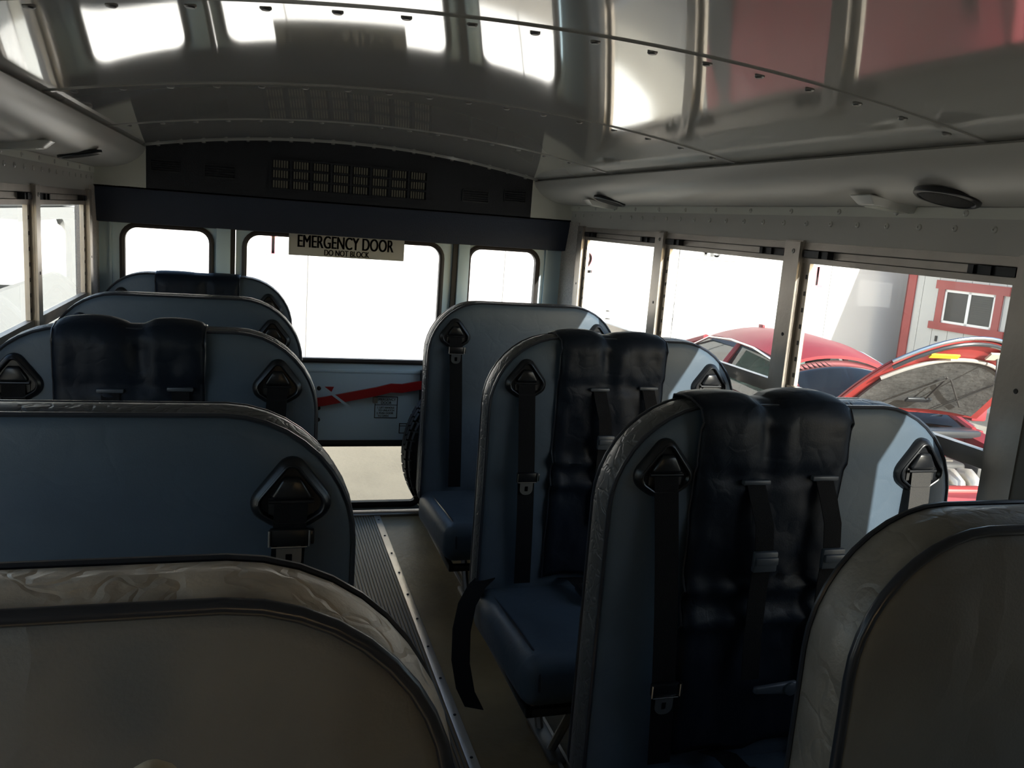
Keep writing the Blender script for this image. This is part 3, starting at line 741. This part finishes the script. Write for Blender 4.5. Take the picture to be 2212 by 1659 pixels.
# ------------------------------------------------------------------ outside
GZ = -.85
def build_outside():
    g = MB().box(-60, 60, -60, 60, GZ-.2, GZ).build('ground', mat('pavement', (.33, .30, .245), .85, bump=(30, .3, 6), var=(1.2, .14)), None, False); struct(g, 'tan concrete yard pavement')
    # long white wall behind the bus
    yw = 13.0
    mw = mat('white_wall_paint', (.70, .70, .685), .6, var=(.8, .03))
    nt = mw.node_tree; n = nt.nodes; l = nt.links; p = n['Principled BSDF']
    tc = n.new('ShaderNodeTexCoord'); sx = n.new('ShaderNodeSeparateXYZ'); l.new(tc.outputs['Object'], sx.inputs[0])
    nz = n.new('ShaderNodeTexNoise'); nz.inputs['Scale'].default_value = 3.2; nz.inputs['Detail'].default_value = 8; l.new(tc.outputs['Object'], nz.inputs['Vector'])
    a = n.new('ShaderNodeMath'); a.operation = 'SUBTRACT'; a.inputs[1].default_value = 6.33; l.new(sx.outputs[0], a.inputs[0])
    wv = n.new('ShaderNodeMath'); wv.operation = 'MULTIPLY_ADD'; wv.inputs[1].default_value = .35; l.new(nz.outputs[0], wv.inputs[0])
    of = n.new('ShaderNodeMath'); of.operation = 'SUBTRACT'; of.inputs[1].default_value = .175; l.new(a.outputs[0], of.inputs[0]); l.new(of.outputs[0], wv.inputs[2])
    ab = n.new('ShaderNodeMath'); ab.operation = 'ABSOLUTE'; l.new(wv.outputs[0], ab.inputs[0])
    r = n.new('ShaderNodeMapRange'); r.inputs[1].default_value = 0; r.inputs[2].default_value = .045; r.inputs[3].default_value = 1; r.inputs[4].default_value = 0; l.new(ab.outputs[0], r.inputs[0])
    n2 = n.new('ShaderNodeTexNoise'); n2.inputs['Scale'].default_value = 9; n2.inputs['Detail'].default_value = 4; l.new(tc.outputs['Object'], n2.inputs['Vector'])
    r2 = n.new('ShaderNodeMapRange'); r2.inputs[1].default_value = .48; r2.inputs[2].default_value = .6; l.new(n2.outputs[0], r2.inputs[0])
    mu = n.new('ShaderNodeMath'); mu.operation = 'MULTIPLY'; l.new(r.outputs[0], mu.inputs[0]); l.new(r2.outputs[0], mu.inputs[1])
    mx = n.new('ShaderNodeMix'); mx.data_type = 'RGBA'; mx.inputs[7].default_value = (.16, .15, .14, 1); l.new(mu.outputs[0], mx.inputs[0])
    l.new(p.inputs['Base Color'].links[0].from_socket, mx.inputs[6]); l.new(mx.outputs[2], p.inputs['Base Color'])
    w = tag(empty('yard_wall', (0,0,0)), 'long white painted yard wall with red numbers behind the bus', 'wall')
    for k in range(-6, 9):
        MB().box(k*3-.0+.33, k*3+2.985+.33, yw, yw+.25, GZ, 3.4).build('wall_panel', mw, w, False)
    MB().box(-18, 27, yw+.06, yw+.24, GZ, 3.38).build('wall_backing', mw, w, False)
    red = mat('red_wall_paint', (.74, .20, .23), .6); gry = mat('grey_wall_ink', (.20, .20, .20), .6)
    def num(s, x, z, size, m, nm='painted_number'): text(s, size, m, nm, w, facing_front(x, yw-.004, z), .9, .002, 'CENTER', .022)
    for x in (-.175, 9.04):
        num('1', x, 1.0, .47, red); MB().box(x-.10, x+.12, yw-.005, yw, .825, .865).build('number_foot', red, w, False)
    num('5', .16, 1.0, .47, red); num('2', 4.70, .985, .47, red)
    num('VIS', 6.90, 1.32, .30, gry, 'painted_letters'); num('2', 5.135, .17, .22, gry)
    MB().box(6.09, 7.42, yw-.003, yw, 1.165, 1.178).build('painted_line', gry, w, False)
    # dirty asphalt strip in front of it is part of the ground
    # ---- building on the right
    b = tag(empty('office_building', (10.4, 12.3, GZ), math.radians(8)), 'pale board-sided building with red trimmed window, right of yard wall', 'building')
    sid = mat('pale_siding', (.52, .515, .49), .7, var=(.7, .05)); rt = mat('barn_red_trim', (.30, .055, .05), .6, var=(3, .12)); wh = mat('white_vinyl_frame', (.78, .78, .76), .4)
    Y0, Y1, H = -24.3, 0, 2.90           # local: wall face at x=0, runs to -Y
    wy0, wy1, wz0, wz1 = -1.66, -.74, 1.29, 1.84
    x = 0; y = Y1
    while y > -14:
        ya, yb = y-.30, y
        segs = [(0, H)] if yb <= wy0 or ya >= wy1 else [(0, wz0), (wz1, H)]
        for za, zb in segs:
            c0, c1 = ya, yb
            if len(segs) == 2: pass
            MB().box(.0, .04, c0+.008, c1, za, zb).build('siding_board', sid, b, False)
        if len(segs) == 2:
            if ya < wy0: MB().box(0, .04, ya+.008, wy0, wz0, wz1).build('siding_board', sid, b, False)
            if yb > wy1: MB().box(0, .04, wy1, yb, wz0, wz1).build('siding_board', sid, b, False)
        y -= .30
    bk = MB().box(.03, .05, -14, wy0, 0, H); bk.box(.03, .05, wy1, 0, 0, H); bk.box(.03, .05, wy0, wy1, 0, wz0); bk.box(.03, .05, wy0, wy1, wz1, H)
    bk.build('wall_sheathing', mat('siding_groove', (.36, .355, .34), .8), b, False)
    MB().box(.05, 8, -14, 0, H, H+.1).build('ceiling_slab', sid, b, False)
    MB().box(-.06, 8.2, -14.3, .02, H+.1, H+.24).build('roof', rt, b, False)
    MB().box(.0, 8, -.04, .0, 0, H).build('end_wall', sid, b, False); MB().box(7.9, 8, -14, 0, 0, H).build('far_wall', sid, b, False); MB().box(0, 8, -14.04, -14, 0, H).build('near_wall', sid, b, False)
    cb = MB().box(-.025, 0, -.15, .025, 0, H); cb.box(-.025, .13, 0, .025, 0, H); cb.build('corner_board', rt, b, False)
    t = .12
    wd = MB().box(-.03, .0, wy0-.22, wy1+.18, wz1, wz1+t+.02); wd.box(-.03, 0, wy0-.22, wy1+.22, wz0-t, wz0); wd.box(-.028, 0, wy1, wy1+t, wz0, wz1); wd.box(-.028, 0, wy0-t, wy0, wz0, wz1)
    wo = wd.build('window', rt, b, False)
    fr = MB()
    for a in ((wy0,wy0+.04,wz0,wz1),(wy1-.04,wy1,wz0,wz1),(wy0,wy1,wz0,wz0+.04),(wy0,wy1,wz1-.04,wz1),((wy0+wy1)/2-.025,(wy0+wy1)/2+.025,wz0,wz1)): fr.box(-.012, .02, *a)
    fr.build('window_frame', wh, wo, False)
    for a, c in ((wy0+.03, (wy0+wy1)/2-.02), ((wy0+wy1)/2+.02, wy1-.03)): MB().box(.0, .006, a, c, wz0+.03, wz1-.03).build('pane', G_BLD, wo, False)
    bl = MB()
    for k in range(14): z = wz0+.03+k*.035; bl.box(.05, .055, wy0+.02, (wy0+wy1)/2, z, z+.030)
    bl.build('window_blind', wh, wo, False)
    MB().box(-.012, 0, -.72, -.68, .97, 1.06).build('wall_hook', M_RIVD, b, False)
build_outside()

def build_van():
    """white van parked along the left side; its windows show the yard beyond"""
    vw = mat('white_van_paint', (.46, .46, .445), .35)
    x0, x1, y0, y1 = -3.7, -1.9, 1.6, 8.35
    v = tag(empty('parked_van', (x0, y0, GZ)), 'white van parked beside the left windows', 'van')
    L = y1-y0; Wd = x1-x0; z = lambda a: a-GZ
    # side facing the bus, with a long rounded window
    hole = rrect(3.0, L-.56, z(.90), z(1.31), .13, 8)
    def rot(mb, x):   # plate built in XZ -> turn into YZ at given x
        mb.v = [(x+(b if True else 0), a, c) for a, b, c in mb.v]; return mb
    rot(plate_hole(MB(), 0, L, .35, z(1.40), hole, -.05, 0), Wd).build('side_panel', vw, v)
    rot(plate_hole(MB(), 0, L, .35, z(1.40), hole, 0, .05), 0).build('side_panel', vw, v)
    plate_hole(MB(), 0, Wd, .35, z(1.40), rrect(.12, Wd-.08, z(.70), z(1.33), .08, 6), L-.05, L).build('rear_panel', vw, v)
    MB().box(0, Wd, 0, .05, .35, z(1.40)).build('front_panel', vw, v, False)
    MB().rbox(-.01, Wd+.012, -.02, L+.02, z(1.40)+.006, z(1.40)+.20, .06, 4).build('roof', vw, v)
    MB().box(.02, Wd-.02, .02, L-.02, .35, .42).build('van_floor', M_CRATE, v, False)
    for a, b in ((1.1,.0),(L-1.3,.0),(1.1,Wd-.2),(L-1.3,Wd-.2)):
        MB().lathe([(.20,0),(.34,.0),(.36,.04),(.36,.16),(.34,.20),(.20,.20)], 'X', 28, (b, a, .36)).build('wheel', M_TYRE, v)
    MB().box(Wd, Wd+.004, L-.22, L-.05, z(1.36), z(1.385)).build('marker_plate', M_SIGN, v, False)
build_van()

# ------------------------------------------------------------------ red sedan with raised hood
def build_car():
    paint = mat('red_car_paint', (.27, .035, .042), .5, spec=.3, coat=.05, var=(2, .12))
    inner = mat('red_inner_paint', (.42, .05, .045), .45, var=(5, .15))
    liner = mat('hood_liner', (.075, .075, .072), .85, bump=(18, .5, 6), var=(4, .35))
    trimd = mat('dark_trim', (.03, .033, .036), .3); alum = mat('cast_aluminium', (.58, .54, .47), .38, metal=.6, bump=(20, .2)); blk = mat('engine_black', (.045, .043, .04), .6, var=(6, .4))
    grime = mat('engine_grime', (.13, .115, .095), .75, bump=(25, .5), var=(7, .4)); ylw = mat('yellow_label', (.75, .55, .04), .5); wlab = mat('white_label', (.60, .60, .48), .6)
    fx, fy = -.09, -.995        # heading
    rz = math.atan2(fy, fx)-math.pi/2      # local +Y = forward
    c = tag(empty('red_sedan', (4.84, 7.30, GZ), rz), 'dusty red sedan with raised hood parked outside right windows', 'car')
    # local frame: x right of car = image left side is +x after the turn;  y forward, z up
    def sect(y, hw, zb, zt, tuck=.03):
        return [(-hw+.06, y, zb), (-hw, y, zb+.10), (-hw-.01, y, zb+.30), (-hw+tuck*.4, y, zt-.10), (-hw+tuck+.03, y, zt), (hw-tuck-.03, y, zt), (hw-tuck*.4, y, zt-.10), (hw+.01, y, zb+.30), (hw, y, zb+.10), (hw-.06, y, zb)]
    MB().loft([sect(-2.15,.66,.42,.88), sect(-2.05,.78,.28,1.00), sect(-1.6,.86,.22,1.02), sect(-.5,.88,.20,.95), sect(.8,.88,.20,.95), sect(1.62,.87,.20,.95)]).build('body_shell', paint, c)
    # fenders and nose round the open engine bay
    for s in (-1, 1):
        m = MB(); m.loft([[(s*.64,y,.25), (s*(hw+.0),y,.25), (s*(hw+.01),y,.55), (s*(hw-.02),y,zt-.06), (s*(hw-.10),y,zt), (s*.64,y,zt-.03)] for y, hw, zt in ((1.62,.87,.95),(2.1,.86,.90),(2.5,.80,.82),(2.72,.70,.74))]); m.build('fender', paint, c)
        m = MB(); m.loft([[(s*.60,2.60,z0) , (s*.86,2.36,z0), (s*.86,2.40,z1), (s*.60,2.66,z1)] for z0, z1 in ((.60,.72),)][0:1]*1+[[(s*.60,2.56,.60),(s*.84,2.34,.60),(s*.84,2.36,.72),(s*.60,2.60,.72)]]); m.build('headlight', G_CARD, c, False)
        MB().rbox(s*.90-.03, s*.90+.10*s if s > 0 else s*.90+.03, 1.25, 1.40, .98, 1.10, .02, 2).build('mirror', paint, c) if s > 0 else MB().rbox(-1.02, -.87, 1.25, 1.40, .98, 1.10, .02, 2).build('mirror', paint, c)
        for yy in (-1.35, 2.0):
            w = MB().lathe([(.19,0),(.31,0),(.325,.03),(.325,.16),(.31,.19),(.19,.19)], 'X', 28, (s*.88-(.19 if s > 0 else 0), yy, .32)).build('wheel', M_TYRE, c)
            MB().lathe([(.02,.0),(.19,.02),(.20,.10)], 'X', 20, (s*.88-(.15 if s > 0 else -.02), yy, .32)).build('wheel_rim', M_STEEL, w)
    nose = MB(); nose.loft([[(x, 2.72+.14*(1-(x/.72)**2)+dy, z) for dy, z in ((-.10,.28),(.03,.32),(.05,.50),(.0,.66),(-.07,.735),(-.20,.74),(-.20,.60),(-.16,.28))] for x in [-.72+.12*i for i in range(13)]]); nose.build('front_bumper', paint, c)
    MB().rbox(-.62,.62,2.56,2.66,.70,.765,.015,2).build('radiator_support', inner, c)
    MB().box(-.66,.66,1.55,2.60,.28,.34).build('engine_bay_floor', blk, c, False)
    MB().box(-.70,.70,1.52,1.60,.30,.92).build('firewall', grime, c, False)
    MB().rbox(-.72,.72,1.48,1.72,.90,.965,.02,2).build('cowl', trimd, c)
    for xa, xb in ((.55,.05),(.0,-.55)): MB().tube([(xa,1.56,.975),(xb,1.42,1.04)], .010, 6).build('wiper', trimd, c)
    # engine
    MB().rbox(-.28,.34,1.78,2.12,.52,.80,.03,3).build('engine_cover', blk, c)
    MB().box(-.20,.22,1.84,2.06,.80,.81).build('cover_badge', grime, c, False)
    MB().rbox(-.30,.36,2.10,2.20,.50,.72,.02,2).build('cylinder_head', alum, c)
    for k in range(4):
        x = -.20+k*.15; MB().tube([(x,2.16,.72),(x,2.24,.74),(x,2.32,.70),(x,2.36,.60),(x,2.33,.50)], .058, 10).build('intake_runner', alum, c)
    MB().tube([(-.36,2.30,.60),(.36,2.30,.60)], .085, 12).build('intake_plenum', alum, c)
    MB().tube([(.10+.11*math.cos(a),2.44,.60+.11*math.sin(a)) for a in [math.pi*k/10 for k in range(11)]], .022, 8).build('coolant_hose', blk, c)
    MB().rbox(-.62,-.36,1.75,2.15,.45,.78,.03,2).build('air_box', blk, c); MB().rbox(.42,.62,1.72,2.0,.5,.76,.02,2).build('battery', blk, c)
    MB().rbox(.44,.60,2.1,2.35,.5,.74,.03,2).build('fluid_tank', grime, c)
    # greenhouse: roof
    ys = [(.62,1.40,.53),(.45,1.45,.545),(.1,1.49,.57),(-.4,1.50,.57),(-.9,1.465,.55),(-1.15,1.41,.53)]
    rr = []
    for y, zc, hw in ys: rr.append([(hw*u, y, zc-.115*abs(u)**2.2) for u in [-1+.2*i for i in range(11)]]+[(hw*u, y, zc-.03-.115*abs(u)**2.2) for u in [1-.2*i for i in range(11)]])
    MB().loft(rr).build('roof', paint, c)
    MB().rbox(-.015,.015,-.95,-.85,1.44,1.495,.006,2).build('antenna_fin', paint, c)
    # pillars
    def pill(a, b, w, nm): MB().tube([a, ((a[0]+b[0])/2+.01*(1 if a[0] > 0 else -1), (a[1]+b[1])/2, (a[2]+b[2])/2+.02), b], w, 8).build(nm, paint, c)
    for s in (-1, 1):
        pill((s*.53,.60,1.275), (s*.73,1.60,.95), .032, 'windshield_pillar')
        pill((s*.56,-.25,1.36), (s*.80,-.25,.95), .028, 'centre_pillar')
        pill((s*.53,-1.12,1.285), (s*.72,-1.80,1.0), .05, 'rear_pillar')
        # side glass and chrome trim
        for (ya, yb, yc, yd) in ((1.45,.55,-.23,-.23), (-.28,-.28,-1.05,-1.62)):
            q = [(s*.79,ya,.955),(s*.55,yb,1.30),(s*.555,yc,1.35 if yc > -.5 else 1.30),(s*.79,yd,.97)]
            MB().loft([q, [(x-s*.006,y,z) for x,y,z in q]]).build('side_window', G_CAR, c, False)
        tr = [(s*.815,1.50,.962),(s*.572,.52,1.300),(s*.590,.1,1.365),(s*.592,-.4,1.375),(s*.575,-.95,1.325),(s*.74,-1.66,.99)]
        MB().tube(tr, .012, 6).build('chrome_trim', M_CHROME, c); MB().tube([(s*.835,1.50,.95),(s*.84,0,.955),(s*.80,-1.66,.98)], .011, 6).build('chrome_trim', M_CHROME, c)
        MB().rbox(*sorted((s*.885, s*.905)), .15, .35, .80, .83, .006, 2).build('door_handle', paint, c)
    def pane(nm, a, b, m):
        n, k = 24, 6; v = []
        for j in range(k+1):
            t = j/k
            for i in range(n+1):
                u = -1+2*i/n; w = 1-u*u
                v.append(((a[0]*(1-t)+b[0]*t)*u, (a[1]+a[3]*w)*(1-t)+(b[1]+b[3]*w)*t, a[2]*(1-t)+(b[2]+.10*w)*t+.03*math.sin(math.pi*t)))
        f = [(j*(n+1)+i, j*(n+1)+i+1, (j+1)*(n+1)+i+1, (j+1)*(n+1)+i) for j in range(k) for i in range(n)]
        o = MB().add(v, f).build(nm, m, c); o.modifiers.new('t', 'SOLIDIFY').thickness = .005
    pane('windshield', (.71,1.58,.95,.08), (.52,.64,1.262,.03), G_CARD); pane('rear_window', (.68,-1.78,1.0,-.06), (.52,-1.15,1.272,-.03), G_CARD)
    MB().rbox(-.68,.68,1.0,1.5,.80,.92,.04,2).build('dashboard', blk, c)
    for s in (-1, 1):
        MB().rbox(s*.37-.24, s*.37+.24, -.35, -.18, .5, 1.12, .05, 3).build('front_seat', blk, c); MB().rbox(s*.37-.13, s*.37+.13, -.36, -.26, 1.12, 1.28, .04, 3).build('headrest', blk, c)
    # raised hood: hinge at y=1.62, z=1.0
    h = empty('hood', (0,1.62,1.07), 0, c); h.rotation_euler = (math.radians(43), 0, 0)
    Lh = 1.06
    def hoodring(v, dz):
        hw = .72-.06*v-.10*v**3; y = Lh*v
        return [(hw*u, y-.30*v*abs(u)**2.2, dz+.05*(1-u*u)*(1-.4*v)) for u in [-1+.125*i for i in range(17)]]
    vs = [i/10 for i in range(11)]
    def sheet(nm, d0, d1, m, a=0, b=1, sc=1.0):
        rings = []
        for v in [a+(b-a)*i/10 for i in range(11)]:
            t = [(x*sc, y, z) for x, y, z in hoodring(v, d0)]; bt = [(x*sc, y, z) for x, y, z in hoodring(v, d1)]
            rings.append(t+bt[::-1])
        return MB().loft(rings).build(nm, m, h)
    sheet('outer_skin', .012, 0, paint); sheet('inner_frame', -.002, -.022, inner, .005, .99, .985); sheet('liner', -.022, -.040, liner, .09, .76, .84)
    # grille and lamp trims fixed to the leading edge
    e = hoodring(1.0, -.01)
    MB().tube([(x*1.0, y+.012, z) for x, y, z in e], .015, 8).build('leading_edge_trim', M_CHROME, h)
    MB().tube([(x*.97, y-.030, z-.022) for x, y, z in e], .016, 8).build('edge_seal', trimd, h)
    e2 = hoodring(.78, -.04); MB().tube([(x*.90, y, z) for x, y, z in e2], .016, 8).build('cross_seal', mat('grey_seal', (.30, .29, .27), .5), h)
    MB().box(.10,.34,.875,.915,-.034,-.020).build('warning_label', ylw, h, False); MB().box(-.36,-.14,.875,.95,-.030,-.014).build('service_label', wlab, h, False)
    for x0, x1, y0, y1 in ((.42,-.02,.15,.62),(-.02,-.40,.62,.20),(.0,.0,.30,.62),(-.45,-.20,.55,.15)):
        MB().tube([(x0,y0,-.043),(x1,y1,-.030)], .007, 6).build('liner_crease', blk, h)
    MB().rbox(-.06,.16,.28,.33,-.05,-.03,.006,2).build('hood_latch', trimd, h)
    MB().tube([(-.10,2.58,.76),(-.17,2.42,1.25),(-.24,2.28,1.70)], .009, 8).build('prop_rod', mat('dark_rod', (.10, .10, .10), .4), c)
build_car()
